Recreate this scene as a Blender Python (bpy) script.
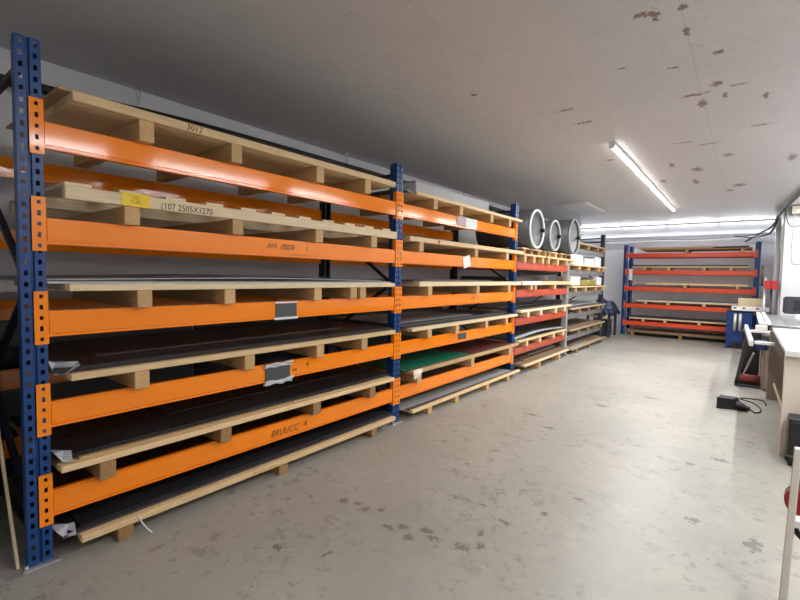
import bpy, bmesh, math, random
from mathutils import Vector, Matrix
for o in list(bpy.data.objects): bpy.data.objects.remove(o)
SC = bpy.context.scene
COL = SC.collection
rnd = random.Random(7)
PI = math.pi

# ------------------------------------------------------------------ camera
cam = bpy.data.cameras.new('camera'); co = bpy.data.objects.new('camera', cam); COL.objects.link(co)
F_PX, YAW, PITCH, ROLL = 444.0082, 0.6625, 0.0545, 0.0184
cam.sensor_width = 36; cam.sensor_fit = 'HORIZONTAL'; cam.lens = F_PX/800*36; cam.clip_start = .02; cam.clip_end = 100
c_, s_ = math.cos(YAW), math.sin(YAW)
fw = Vector((-s_*math.cos(PITCH), c_*math.cos(PITCH), -math.sin(PITCH)))
rt = Vector((c_, s_, 0)); up = rt.cross(fw)
r2 = rt*math.cos(ROLL)+up*math.sin(ROLL); u2 = -rt*math.sin(ROLL)+up*math.cos(ROLL)
m = Matrix((r2, u2, -fw)).transposed().to_4x4(); m.translation = Vector((0, 0, 1.5))
co.matrix_world = m
SC.camera = co

# ------------------------------------------------------------------ world, exposure, lamps' power
SC.view_settings.view_transform = 'Standard'; SC.view_settings.look = 'None'
SC.view_settings.gamma = 1; SC.view_settings.use_curve_mapping = False
SC.view_settings.exposure = 0.16
w = bpy.data.worlds.new('world'); SC.world = w; w.use_nodes = True
w.node_tree.nodes['Background'].inputs[0].default_value = (.9, .95, 1, 1)
w.node_tree.nodes['Background'].inputs[1].default_value = 0.05
LAMP_W = 34.0        # one 1.4 m batten
STRIP_W = 8.0       # one 1 m LED strip length on the far wall
LAMP_COL = (1.0, .975, .935)

# ------------------------------------------------------------------ materials
def mat(name, col, rough=.5, metal=0., var=.08, scale=6., stretch=(1, 1, 1), bump=0., spec=.5, dirt=None, dirt_amt=0., dirt_scale=3., rvar=0., rand=0., fine=0.):
    M = bpy.data.materials.new(name); M.use_nodes = True
    nt = M.node_tree; N = nt.nodes; L = nt.links
    b = N['Principled BSDF']
    b.inputs['Roughness'].default_value = rough; b.inputs['Metallic'].default_value = metal
    b.inputs['Specular IOR Level'].default_value = spec
    tc = N.new('ShaderNodeTexCoord'); mp = N.new('ShaderNodeMapping')
    mp.inputs['Scale'].default_value = stretch
    oi = N.new('ShaderNodeObjectInfo')
    cmb = N.new('ShaderNodeVectorMath'); cmb.operation = 'MULTIPLY_ADD'
    L.new(oi.outputs['Random'], cmb.inputs[0]); cmb.inputs[1].default_value = (37, 51, 23) if rand else (0, 0, 0)
    L.new(tc.outputs['Object'], cmb.inputs[2])
    L.new(cmb.outputs[0], mp.inputs['Vector'])
    n = N.new('ShaderNodeTexNoise'); n.inputs['Scale'].default_value = scale; n.inputs['Detail'].default_value = 6; n.inputs['Roughness'].default_value = .6
    L.new(mp.outputs[0], n.inputs['Vector'])
    r = N.new('ShaderNodeValToRGB')
    r.color_ramp.elements[0].position = .3; r.color_ramp.elements[1].position = .7
    r.color_ramp.elements[0].color = [max(0, c*(1-var)) for c in col]+[1]
    r.color_ramp.elements[1].color = [min(1, c*(1+var)) for c in col]+[1]
    L.new(n.outputs['Fac'], r.inputs[0])
    out = r.outputs[0]
    if rand:
        hv = N.new('ShaderNodeHueSaturation')
        ma = N.new('ShaderNodeMapRange'); ma.inputs['To Min'].default_value = 1-rand; ma.inputs['To Max'].default_value = 1+rand
        L.new(oi.outputs['Random'], ma.inputs[0]); L.new(ma.outputs[0], hv.inputs['Value']); L.new(out, hv.inputs['Color']); out = hv.outputs[0]
    if dirt:
        n2 = N.new('ShaderNodeTexNoise'); n2.inputs['Scale'].default_value = dirt_scale; n2.inputs['Detail'].default_value = 8; n2.inputs['Roughness'].default_value = .7
        L.new(tc.outputs['Object'], n2.inputs['Vector'])
        r3 = N.new('ShaderNodeValToRGB'); r3.color_ramp.elements[0].position = .60-.1*dirt_amt; r3.color_ramp.elements[1].position = .68-.06*dirt_amt
        L.new(n2.outputs['Fac'], r3.inputs[0])
        mx = N.new('ShaderNodeMixRGB'); mx.inputs[2].default_value = list(dirt)+[1]
        L.new(r3.outputs[0], mx.inputs[0]); L.new(out, mx.inputs[1]); out = mx.outputs[0]
    L.new(out, b.inputs['Base Color'])
    if rvar:
        mr = N.new('ShaderNodeMapRange'); mr.inputs['To Min'].default_value = rough-rvar; mr.inputs['To Max'].default_value = rough+rvar
        L.new(n.outputs['Fac'], mr.inputs[0]); L.new(mr.outputs[0], b.inputs['Roughness'])
    if bump:
        bp = N.new('ShaderNodeBump'); bp.inputs['Strength'].default_value = bump; bp.inputs['Distance'].default_value = .004
        L.new(n.outputs['Fac'], bp.inputs['Height']); L.new(bp.outputs[0], b.inputs['Normal'])
    return M

def emis(name, col, st):
    M = bpy.data.materials.new(name); M.use_nodes = True
    b = M.node_tree.nodes['Principled BSDF']
    b.inputs['Base Color'].default_value = (.9, .9, .9, 1)
    b.inputs['Emission Color'].default_value = list(col)+[1]; b.inputs['Emission Strength'].default_value = st
    return M

def srgb(r, g, b):
    f = lambda c: (c/255/12.92) if c <= 10 else ((c/255+.055)/1.055)**2.4
    return (f(r), f(g), f(b))

def surface_mat(name, base, var, rough, stain, spots, stain_scale, spec=.5, scuff=None, seams=None, bump=.05):
    """painted slab: soft mottling, random scuffs, and a list of real stains (x, y, radius) with ragged outlines"""
    M = bpy.data.materials.new(name); M.use_nodes = True
    nt = M.node_tree; N = nt.nodes; L = nt.links; b = N['Principled BSDF']
    b.inputs['Specular IOR Level'].default_value = spec
    geo = N.new('ShaderNodeNewGeometry')
    def noise(scale, detail=6, rough_=.6, st=(1, 1, 1)):
        mp = N.new('ShaderNodeMapping'); mp.inputs['Scale'].default_value = st; L.new(geo.outputs['Position'], mp.inputs[0])
        n = N.new('ShaderNodeTexNoise'); n.inputs['Scale'].default_value = scale; n.inputs['Detail'].default_value = detail; n.inputs['Roughness'].default_value = rough_
        L.new(mp.outputs[0], n.inputs['Vector']); return n.outputs['Fac']
    def ramp(v, a, bb):
        r = N.new('ShaderNodeMapRange'); r.inputs['From Min'].default_value = a; r.inputs['From Max'].default_value = bb; L.new(v, r.inputs[0]); return r.outputs[0]
    def math_(op, a, bb):
        q = N.new('ShaderNodeMath'); q.operation = op
        for i, v in enumerate((a, bb)):
            if isinstance(v, (int, float)): q.inputs[i].default_value = v
            else: L.new(v, q.inputs[i])
        return q.outputs[0]
    def mix(f, a, bb):
        mx = N.new('ShaderNodeMixRGB')
        if isinstance(f, float): mx.inputs[0].default_value = f
        else: L.new(f, mx.inputs[0])
        for i, v in ((1, a), (2, bb)):
            if isinstance(v, tuple): mx.inputs[i].default_value = list(v)+[1]
            else: L.new(v, mx.inputs[i])
        return mx.outputs[0]
    n1 = noise(.7, 8, .6)
    colr = mix(ramp(n1, .3, .7), tuple(c*(1-var) for c in base), tuple(c*(1+var) for c in base))
    n2 = noise(14, 6, .7)
    colr = mix(math_('MULTIPLY', ramp(n2, .45, .75), .32), colr, tuple(c*.70 for c in base))
    colr = mix(math_('MULTIPLY', ramp(noise(2.6, 7, .7), .50, .62), .30 if scuff and scuff[0] > 5 else .0), colr, tuple(c*1.22 for c in base))
    if scuff:
        sc, thr, st, amt, colour = scuff
        s = math_('MULTIPLY', ramp(noise(sc, 7, .75, st), thr, thr+.03), ramp(noise(.9, 3), .42, .6))
        colr = mix(math_('MULTIPLY', s, amt), colr, colour)
        s = math_('MULTIPLY', ramp(noise(sc*1.7, 6, .7, (st[1], st[0], 1)), thr+.02, thr+.04), ramp(noise(1.3, 3), .45, .6))
        colr = mix(math_('MULTIPLY', s, amt*.8), colr, colour)
    ng = noise(stain_scale, 5, .7)
    tot = None
    for (x, y, rx, ry) in spots:
        v = N.new('ShaderNodeVectorMath'); v.operation = 'SUBTRACT'; L.new(geo.outputs['Position'], v.inputs[0]); v.inputs[1].default_value = (x, y, 0)
        v2 = N.new('ShaderNodeVectorMath'); v2.operation = 'MULTIPLY'; L.new(v.outputs[0], v2.inputs[0]); v2.inputs[1].default_value = (1/rx, 1/ry, 0)
        l = N.new('ShaderNodeVectorMath'); l.operation = 'LENGTH'; L.new(v2.outputs[0], l.inputs[0])
        k = math_('SUBTRACT', 1.0, l.outputs['Value'])
        tot = k if tot is None else math_('MAXIMUM', tot, k)
    if tot is not None:
        e = math_('ADD', math_('MULTIPLY', math_('MAXIMUM', tot, -1.0), .30), ng)
        s = ramp(e, .60, .66)
        colr = mix(math_('MULTIPLY', s, .85), colr, stain)
    if seams:
        sx = N.new('ShaderNodeSeparateXYZ'); L.new(geo.outputs['Position'], sx.inputs[0])
        t = None
        for ax, val in seams:
            d = math_('LESS_THAN', math_('ABSOLUTE', math_('SUBTRACT', sx.outputs[ax], val), 0), .003)
            t = d if t is None else math_('MAXIMUM', t, d)
        colr = mix(math_('MULTIPLY', t, .35), colr, tuple(c*.5 for c in base))
    L.new(colr, b.inputs['Base Color'])
    rr = N.new('ShaderNodeMapRange'); rr.inputs['To Min'].default_value = rough-.1; rr.inputs['To Max'].default_value = rough+.12; L.new(n1, rr.inputs[0]); L.new(rr.outputs[0], b.inputs['Roughness'])
    bp = N.new('ShaderNodeBump'); bp.inputs['Strength'].default_value = bump; bp.inputs['Distance'].default_value = .003; L.new(n2, bp.inputs['Height']); L.new(bp.outputs[0], b.inputs['Normal'])
    return M

FLOOR_SPOTS = [(-2.04,2.05,.05,.05),(-1.95,2.08,.05,.04),(-1.86,2.06,.06,.04),(-1.78,2.12,.04,.05),(-1.62,2.0,.07,.03),(-1.55,2.06,.05,.04),(-1.47,2.0,.05,.05),(-1.42,2.12,.06,.05),
 (-1.36,2.08,.05,.04),(-1.19,2.11,.06,.05),(-1.11,2.19,.05,.04),(-1.96,1.46,.05,.04),(-1.71,1.6,.02,.06),(-1.48,2.56,.03,.02),(-1.3,2.6,.05,.015),(-1.1,2.5,.06,.03),(-1.16,2.3,.03,.06),
 (-.95,2.75,.03,.05),(-.83,3.09,.06,.04),(-1.8,4.7,.14,.05),(-1.5,4.4,.1,.05),(-.2,3.28,.07,.05),(.1,3.2,.06,.12),(-.11,4.56,.12,.06),(-.3,4.3,.05,.04),(-2.1,3.4,.05,.03),(-1.7,3.1,.04,.03),(-1.3,5.6,.12,.08),(-.9,6.4,.15,.06)]
M_floor = surface_mat('painted_concrete', (.36,.355,.322), .16, .42, (.15,.142,.125), FLOOR_SPOTS, 24, spec=.5,
                      scuff=(6.5, .555, (1, 1.35, 1), .60, (.17,.165,.145)), bump=.14)
CEIL_SPOTS = [(-.56,2.95,.06,.05),(-.50,3.0,.04,.10),(-.36,3.0,.05,.05),(-.37,3.3,.03,.09),(-.23,3.72,.05,.06),(-.49,3.8,.06,.03),(-1.38,4.18,.12,.04),(-1.34,4.62,.12,.05),(-.42,4.45,.14,.05),(-.38,4.7,.05,.14),
 (-.26,4.3,.07,.09),(-.22,4.6,.03,.1),(-.12,4.41,.09,.03),(.05,4.79,.03,.12),(-.64,5.9,.2,.03),(-.42,6.1,.2,.03),(.02,5.65,.12,.04),(-.87,6.95,.05,.2),(-.62,7.4,.09,.22),(-.26,6.76,.08,.1),(-.17,8.94,.13,.2),(-.3,9.38,.08,.16),
 (.36,7.3,.06,.3),(-1.47,6.23,.07,.07),(-.2,2.3,.05,.04),(-1.9,3.4,.04,.04),(-.8,3.6,.06,.02),(-.7,8.3,.06,.3),(-1.1,8.0,.06,.2)]
M_ceil = surface_mat('painted_ceiling_panels', (.60,.59,.585), .05, .38, (.16,.085,.035), CEIL_SPOTS, 26, spec=.35,
                     scuff=(4.5, .63, (1, 2.0, 1), .35, (.30,.25,.21)), seams=[(0, -.37), (0, -1.57), (0, -2.77), (1, 5.98)], bump=.03)
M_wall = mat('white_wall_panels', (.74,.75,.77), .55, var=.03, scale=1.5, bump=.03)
M_wall_lit = mat('far_wall_lit_tone', (.86,.86,.90), .5, var=.02, scale=1.5, bump=.02)  # wall colour lifted to stand in for light on the far wall
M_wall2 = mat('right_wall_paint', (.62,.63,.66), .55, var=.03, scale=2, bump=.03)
M_blue = mat('blue_upright_paint', srgb(12,64,126), .36, var=.10, scale=12, dirt=(.10,.14,.24), dirt_amt=-.5, dirt_scale=16)
M_blue_shade = mat('blue_shade_tone', srgb(24,30,48), .5, var=.1, scale=9)  # blue darkened to stand in for shade on braces and rear uprights
M_orange = mat('orange_beam_paint', srgb(255,140,18), .10, var=.03, scale=5, dirt=(.50,.18,.02), dirt_amt=-.8, dirt_scale=8, rvar=.02)
M_orange2 = mat('rust_red_beam_paint', srgb(188,84,60), .38, var=.06, scale=5, dirt=(.28,.12,.08), dirt_amt=-.4, dirt_scale=9)
M_red_or = mat('red_orange_beam_paint', srgb(226,82,48), .35, var=.05, scale=5)
M_galv = mat('galvanised_steel', (.55,.56,.58), .42, metal=.55, var=.15, scale=22)
M_grey = mat('grey_beam_steel', (.24,.25,.26), .45, metal=.3, var=.12, scale=10)
M_darkst = mat('dark_steel', (.045,.05,.06), .45, metal=.2, var=.1)
M_black = mat('black_rubber', (.012,.012,.014), .5, var=.1)
M_wood = mat('raw_pine', srgb(222,192,146), .62, var=.13, scale=5, stretch=(14, 1.2, 14), bump=.15, rand=.12)
M_woodx = mat('raw_pine_crosswise', srgb(196,160,112), .65, var=.15, scale=5, stretch=(1.2, 14, 14), bump=.15, rand=.16)
M_woodp = mat('pale_pine', srgb(226,206,170), .6, var=.09, scale=5, stretch=(14, 1.2, 14), bump=.12, rand=.07)
M_woodw = mat('white_painted_timber', srgb(232,228,214), .55, var=.05, scale=6, stretch=(8, 1, 8))
M_woodd = mat('weathered_timber', srgb(150,116,78), .7, var=.2, scale=6, stretch=(2, 9, 9), bump=.2, rand=.15)
M_woodg = mat('greyed_timber', srgb(176,158,132), .7, var=.2, scale=6, stretch=(9, 2, 9), bump=.2, rand=.15)
M_ply = mat('plywood_sheet', srgb(188,156,112), .6, var=.1, scale=3, stretch=(6, 1, 6), rand=.08)
M_brown = mat('brown_board', srgb(128,104,84), .6, var=.1, scale=3, rand=.1)
M_blk = mat('black_laminate', (.021,.021,.024), .30, var=.2, scale=3, rvar=.08, dirt=(.07,.07,.075), dirt_amt=-.3, dirt_scale=5)
M_dbrown = mat('dark_brown_laminate', (.040,.030,.027), .33, var=.2, scale=3, rvar=.08)
M_char = mat('charcoal_sheet', (.075,.077,.082), .35, var=.12, scale=3)
M_gsheet = mat('grey_sheet', (.33,.34,.35), .4, var=.08, scale=3)
M_pale = mat('pale_grey_sheet', (.52,.55,.58), .35, var=.05, scale=3)
M_green = mat('green_sheet', srgb(8,112,84), .4, var=.08, scale=3)
M_maroon = mat('maroon_sheet', srgb(96,44,40), .42, var=.1, scale=3)
M_white = mat('white_enamel', (.78,.78,.78), .35, var=.03)
M_paper = mat('white_paper', (.80,.80,.82), .7, var=.04, scale=9)
M_paperg = mat('mauve_grey_paper', srgb(190,170,178), .7, var=.05, scale=9)
M_plas = mat('milky_plastic_film', (.55,.58,.64), .22, var=.15, scale=16)
M_label = mat('slate_label_card', srgb(72,74,80), .5, var=.05, scale=12)
M_yellow = mat('yellow_sticker', srgb(240,206,40), .5, var=.04)
M_ink = mat('black_ink', (.02,.016,.014), .6, var=.02)
M_inkb = mat('brown_marker', srgb(96,50,16), .6, var=.02)
M_lav = mat('white_laminate_top', (.48,.47,.53), .32, var=.02, scale=2)
M_beige = mat('scuffed_beige_panel', srgb(226,216,202), .5, var=.05, scale=5, dirt=(.12,.07,.04), dirt_amt=-.5, dirt_scale=7)
M_taupe = mat('taupe_panel', srgb(150,138,126), .55, var=.05)
M_mblue = mat('blue_machine_paint', srgb(6,52,114), .38, var=.08, scale=5)
M_red = mat('red_plastic', srgb(172,30,32), .4, var=.06)
M_iron = mat('machined_iron', (.34,.35,.36), .3, metal=.6, var=.12, scale=20, stretch=(1, 8, 1))
M_duct = mat('dark_grey_duct', (.07,.073,.08), .45, var=.08)
M_ductr = mat('light_grey_rim', (.36,.38,.40), .4, var=.06)
M_ductl = mat('dull_grey_lining', (.34,.36,.38), .55, var=.1)
M_tarp = mat('blue_tarpaulin', srgb(26,52,86), .4, var=.25, scale=8, bump=.3)
M_conc = mat('grout_pad', (.30,.29,.27), .8, var=.12, scale=12)
M_tube = emis('lit_tube', (1, .97, .92), 9.0)
M_led = emis('lit_led_strip', (.93, .97, 1), 3.0)

# ------------------------------------------------------------------ helpers
class MB:
    def __init__(s): s.bm = bmesh.new()
    def box(s, x0, x1, y0, y1, z0, z1, bev=0., rot=None, seg=1):
        g = bmesh.ops.create_cube(s.bm, size=1)
        vs = g['verts']
        c = Vector(((x0+x1)/2, (y0+y1)/2, (z0+z1)/2)); d = (abs(x1-x0), abs(y1-y0), abs(z1-z0))
        for v in vs: v.co = Vector((v.co.x*d[0], v.co.y*d[1], v.co.z*d[2]))
        if bev:
            es = list({e for v in vs for e in v.link_edges})
            r = bmesh.ops.bevel(s.bm, geom=es, offset=min(bev, .45*min(d)), segments=seg, affect='EDGES')
            vs = list({v for f in r['faces'] for v in f.verts} | {v for v in vs if v.is_valid})
            seen = set(vs); st = list(vs)
            while st:
                v = st.pop()
                for e in v.link_edges:
                    o = e.other_vert(v)
                    if o not in seen: seen.add(o); st.append(o)
            vs = list(seen)
        for v in vs:
            p = v.co
            if rot is not None: p = rot @ p
            v.co = p + c
        return s
    def quad(s, *ps):
        s.bm.faces.new([s.bm.verts.new(p) for p in ps]); return s
    def bar(s, a, b, wy, wz, bev=0.):
        """rectangular bar from point a to b"""
        a = Vector(a); b = Vector(b); d = b-a; q = d.to_track_quat('Z', 'X').to_matrix()
        c = (a+b)/2; L = d.length
        n0 = len(s.bm.verts)
        s.box(-wy/2, wy/2, -wz/2, wz/2, -L/2, L/2, bev)
        s.bm.verts.ensure_lookup_table()
        for v in s.bm.verts[n0:]: v.co = q @ v.co + c
        return s
    def cyl(s, a, b, r, n=16, r2=None, caps=True):
        a = Vector(a); b = Vector(b); d = b-a; q = d.to_track_quat('Z', 'X').to_matrix()
        r2 = r if r2 is None else r2
        A = []; B = []
        for i in range(n):
            t = 2*PI*i/n; e = Vector((math.cos(t), math.sin(t), 0))
            A.append(s.bm.verts.new(q @ (e*r)+a)); B.append(s.bm.verts.new(q @ (e*r2)+b))
        for i in range(n):
            f = s.bm.faces.new((A[i], A[(i+1) % n], B[(i+1) % n], B[i])); f.smooth = True
        if caps: s.bm.faces.new(A[::-1]); s.bm.faces.new(B)
        return s
    def ring(s, a, b, ro, ri, n=40):
        """hollow tube between a and b"""
        a = Vector(a); b = Vector(b); d = b-a; q = d.to_track_quat('Z', 'X').to_matrix()
        R = []
        for P, r in ((a, ro), (b, ro), (b, ri), (a, ri)):
            R.append([s.bm.verts.new(q @ (Vector((math.cos(2*PI*i/n), math.sin(2*PI*i/n), 0))*r)+P) for i in range(n)])
        for k in range(4):
            for i in range(n):
                f = s.bm.faces.new((R[k][i], R[k][(i+1) % n], R[(k+1) % 4][(i+1) % n], R[(k+1) % 4][i])); f.smooth = k in (0, 2)
        return s
    def tube(s, pts, r, n=8, sub=6):
        P = [Vector(p) for p in pts]; Q = []
        for i in range(len(P)-1):
            p0 = P[max(i-1, 0)]; p1 = P[i]; p2 = P[i+1]; p3 = P[min(i+2, len(P)-1)]
            for k in range(sub):
                t = k/sub
                Q.append(.5*((2*p1)+(p2-p0)*t+(2*p0-5*p1+4*p2-p3)*t*t+(3*p1-p0-3*p2+p3)*t**3))
        Q.append(P[-1]); rings = []
        for i, p in enumerate(Q):
            d = (Q[min(i+1, len(Q)-1)]-Q[max(i-1, 0)]).normalized()
            a = d.cross(Vector((0, 0, 1)))
            if a.length < .1: a = d.cross(Vector((1, 0, 0)))
            a.normalize(); b = d.cross(a)
            rings.append([s.bm.verts.new(p+a*r*math.cos(2*PI*k/n)+b*r*math.sin(2*PI*k/n)) for k in range(n)])
        for i in range(len(rings)-1):
            for k in range(n):
                f = s.bm.faces.new((rings[i][k], rings[i][(k+1) % n], rings[i+1][(k+1) % n], rings[i+1][k])); f.smooth = True
        s.bm.faces.new(rings[0]); s.bm.faces.new(rings[-1])
        return s
    def build(s, name, material, parent=None, origin=None):
        off = wloc(parent) if parent else (Vector(origin) if origin is not None else Vector((0, 0, 0)))
        for v in s.bm.verts: v.co -= off
        bmesh.ops.recalc_face_normals(s.bm, faces=s.bm.faces)
        me = bpy.data.meshes.new(name); s.bm.to_mesh(me); s.bm.free()
        me.materials.append(material)
        o = bpy.data.objects.new(name, me); COL.objects.link(o)
        if parent: o.parent = parent
        else: o.location = off
        return o
def wloc(o):
    v = Vector((0, 0, 0))
    while o: v += o.location; o = o.parent
    return v
def tag(o, label=None, cat=None, group=None, kind=None):
    if label: o['label'] = label
    if cat: o['category'] = cat
    if group: o['group'] = group
    if kind: o['kind'] = kind
    return o
def thing(name, label, cat, loc, group=None):
    o = bpy.data.objects.new(name, None); o.location = loc; o.empty_display_size = .1; COL.objects.link(o)
    return tag(o, label, cat, group)
def struct(name, mb, m_): return tag(mb.build(name, m_), kind='structure')

def lettering(body, size, loc, m_, parent, name='lettering', squeeze=1.0, shear=0., tilt=0.):
    """words on a face that looks towards +X, reading along +Y"""
    cu = bpy.data.curves.new(name, 'FONT'); cu.body = body; cu.size = size; cu.extrude = .0004; cu.shear = shear; cu.resolution_u = 2
    t = bpy.data.objects.new(name, cu); COL.objects.link(t)
    dg = bpy.context.evaluated_depsgraph_get(); dg.update()
    me = bpy.data.meshes.new_from_object(t.evaluated_get(dg)); bpy.data.objects.remove(t)
    R = Matrix(((0, 0, 1), (squeeze, 0, 0), (0, 1, 0))).to_4x4()
    me.transform(Matrix.Rotation(tilt, 4, 'X') @ R)
    off = Vector(loc)-wloc(parent)
    me.transform(Matrix.Translation(off))
    me.materials.clear(); me.materials.append(m_)
    o = bpy.data.objects.new(name, me); COL.objects.link(o); o.parent = parent
    return o
def strokes(lines, m_, parent, name, x, w=.0035):
    """marker strokes: lists of (y, z) points on the plane at x"""
    mb = MB()
    for l in lines:
        for a, b in zip(l[:-1], l[1:]):
            mb.bar((x, a[0], a[1]), (x, b[0], b[1]), .0012, w)
    return mb.build(name, m_, parent)

# ------------------------------------------------------------------ room shell
ZC = 3.04; XL = -4.18; YE = 14.25; XR = .55; XR2 = 1.55; YJ = 11.9; YF = -.9
struct('floor', MB().box(XL-.1, XR2+.1, YF-.1, YE+.1, -.1, 0), M_floor)
struct('ceiling', MB().box(XL-.1, XR2+.1, YF-.1, YE+.1, ZC, ZC+.1), M_ceil)
struct('wall_left', MB().box(XL-.1, XL, YF-.1, YE+.1, 0, ZC), M_wall)
struct('wall_back', MB().box(XL, XR2, YE, YE+.1, 0, ZC), M_wall_lit)
struct('wall_front', MB().box(XL, XR2, YF-.1, YF, 0, ZC), M_wall)
struct('wall_right', MB().box(XR2, XR2+.1, YF, YJ, 0, ZC), M_wall2)
struct('wall_right_projection', MB().box(XR, XR2+.1, YJ, YE, 0, ZC), M_wall2)
# cover strips in the wall/ceiling angle and a hatch plate
struct('trim_1', MB().box(XL, XR, YE-.03, YE, 2.72, 2.75, .004), M_wall)
struct('trim_2', MB().box(XR-.02, XR+.0, YJ+.3, YJ+.42, 0.0, ZC, .004), M_white)
h = thing('ceiling_hatch', 'white rectangular hatch plate flat on the ceiling above the grey ducts', 'hatch', (-2.9, 10, ZC))
MB().box(-3.16, -2.58, 9.25, 10.9, ZC-.025, ZC, .006).build('hatch_plate', M_white, h)
MB().box(-3.12, -2.62, 9.30, 10.85, ZC-.033, ZC-.025, .003).build('inner_panel', M_wall, h)

# ------------------------------------------------------------------ lamps
def area(name, loc, sx, sy, power, parent, col=LAMP_COL, rot=(0, 0, 0)):
    l = bpy.data.lights.new(name, 'AREA'); l.shape = 'RECTANGLE'; l.size = sx; l.size_y = sy; l.energy = power; l.color = col
    o = bpy.data.objects.new(name, l); COL.objects.link(o); o.parent = parent; o.location = Vector(loc)-wloc(parent); o.rotation_euler = rot
    return o
def batten(x, y0, y1, label, power, group, lit=True):
    t = thing('ceiling_lamp', label, 'lamp', (x, (y0+y1)/2, ZC), group)
    MB().box(x-.028, x+.028, y0, y1, ZC-.03, ZC, .004).build('housing', M_white, t)
    mb = MB().cyl((x, y0+.02, ZC-.045), (x, y1-.02, ZC-.045), .020, 14)
    mb.build('tube', M_tube, t)
    for k, y in enumerate((y0, y1)): MB().box(x-.03, x+.03, y-.012, y+.012, ZC-.068, ZC, .005).build('end_cap', M_white, t)
    area('lamp_light', (x, (y0+y1)/2, ZC-.07), .04, y1-y0, power, t)
    return t
visrow = ['nearest lit tube lamp of the row on the ceiling', 'second lit tube lamp along the ceiling row', 'third lit tube lamp along the ceiling row', 'farthest lit tube lamp of the ceiling row']
for i in range(4):
    y0 = 5.45+i*1.42
    batten(-1.27-.012*i, y0, y0+1.38, visrow[i], LAMP_W*1.0, 'row of tube lamps on the ceiling')
for i in range(5):
    y0 = .2+i*2.35
    batten(.98, y0+.2, y0+2.0, ['nearest', 'second', 'third', 'fourth', 'farthest'][i]+' tube lamp along the right side of the ceiling', LAMP_W*1.25, 'tube lamps along the right side')
# LED strip along the far wall, in 1 m lengths
for i in range(4):
    x0 = -4.1+i*1.15
    t = thing('led_strip', 'LED strip length on the far ceiling edge, %s from the left' % ['first', 'second', 'third', 'fourth'][i], 'lamp', (x0+.57, YE-.06, ZC), 'LED strip lengths along the far ceiling edge')
    MB().box(x0, x0+1.12, YE-.10, YE-.05, ZC-.035, ZC, .004).build('channel', M_white, t)
    MB().cyl((x0+.02, YE-.076, ZC-.045), (x0+1.10, YE-.076, ZC-.045), .017, 10).build('diffuser', M_led, t)
    area('lamp_light', (x0+.56, YE-.12, ZC-.06), 1.1, .04, STRIP_W, t, (.90, .95, 1.0), (math.radians(-42), 0, 0)).data.spread = math.radians(170)

# ------------------------------------------------------------------ pallet racking
def upright(parent, x_face, yc, H, m_, facing=1, wid=.10, dep=.09, pad=True, y_axis=False, label=None):
    """punched steel upright; front face at x_face looking +X (facing=1) or -X; y_axis=True: face looks -Y and x_face is a y"""
    bm = bmesh.new()
    def put(a, b, c):      # a across, b depth into rack, c height
        if y_axis: return (yc+a, x_face+b, c)
        return (x_face-facing*b, yc+a, c)
    def q(a0, a1, c0, c1, b=0.): bm.faces.new([bm.verts.new(put(*p)) for p in ((a0, b, c0), (a1, b, c0), (a1, b, c1), (a0, b, c1))])
    h_ = wid/2; pitch = .055; hh = .024
    cols = (-.72*h_, -.40*h_, .40*h_, .72*h_)
    q(-h_, cols[0], 0, H); q(cols[3], h_, 0, H)
    q(cols[1], -.08*wid, 0, H); q(.08*wid, cols[2], 0, H)
    # groove in the middle
    for a0, b0, a1, b1 in ((-.08*wid, 0, -.04*wid, .012), (-.04*wid, .012, .04*wid, .012), (.04*wid, .012, .08*wid, 0)):
        bm.faces.new([bm.verts.new(put(*p)) for p in ((a0, b0, 0), (a1, b1, 0), (a1, b1, H), (a0, b0, H))])
    for a0, a1 in ((cols[0], cols[1]), (cols[2], cols[3])):
        z = 0.; zc = .05
        while zc+hh/2 < H:
            q(a0, a1, z, zc-hh/2)
            z = zc+hh/2; zc += pitch
        q(a0, a1, z, H)
    # flanges and rear lips
    for sgn in (-1, 1):
        pts = [(sgn*h_, 0), (sgn*h_, dep*.45), (sgn*h_*.86, dep*.6), (sgn*h_*.86, dep), (sgn*h_*.45, dep)]
        for (a0, b0), (a1, b1) in zip(pts[:-1], pts[1:]):
            bm.faces.new([bm.verts.new(put(*p)) for p in ((a0, b0, 0), (a1, b1, 0), (a1, b1, H), (a0, b0, H))])
    bmesh.ops.remove_doubles(bm, verts=bm.verts, dist=.0002)
    off = wloc(parent)
    for v in bm.verts: v.co -= off
    me = bpy.data.meshes.new('upright'); bm.to_mesh(me); bm.free(); me.materials.append(m_)
    o = bpy.data.objects.new('upright', me); COL.objects.link(o); o.parent = parent
    sm = o.modifiers.new('thickness', 'SOLIDIFY'); sm.thickness = .002; sm.offset = 0
    if label: o['label'] = label
    mb = MB()
    cx, cy = (yc, x_face+dep/2) if y_axis else (x_face-facing*dep/2, yc)
    mb.box(cx-.075, cx+.075, cy-.075, cy+.075, 0, .008, .001)
    for a, b in ((.06, -.06), (-.06, .06)):
        mb.cyl((cx+a, cy+b, .008), (cx+a, cy+b, .028), .009, 6)
    mb.build('base_plate', M_galv if m_ is not M_galv else M_grey, o)
    return o

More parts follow.
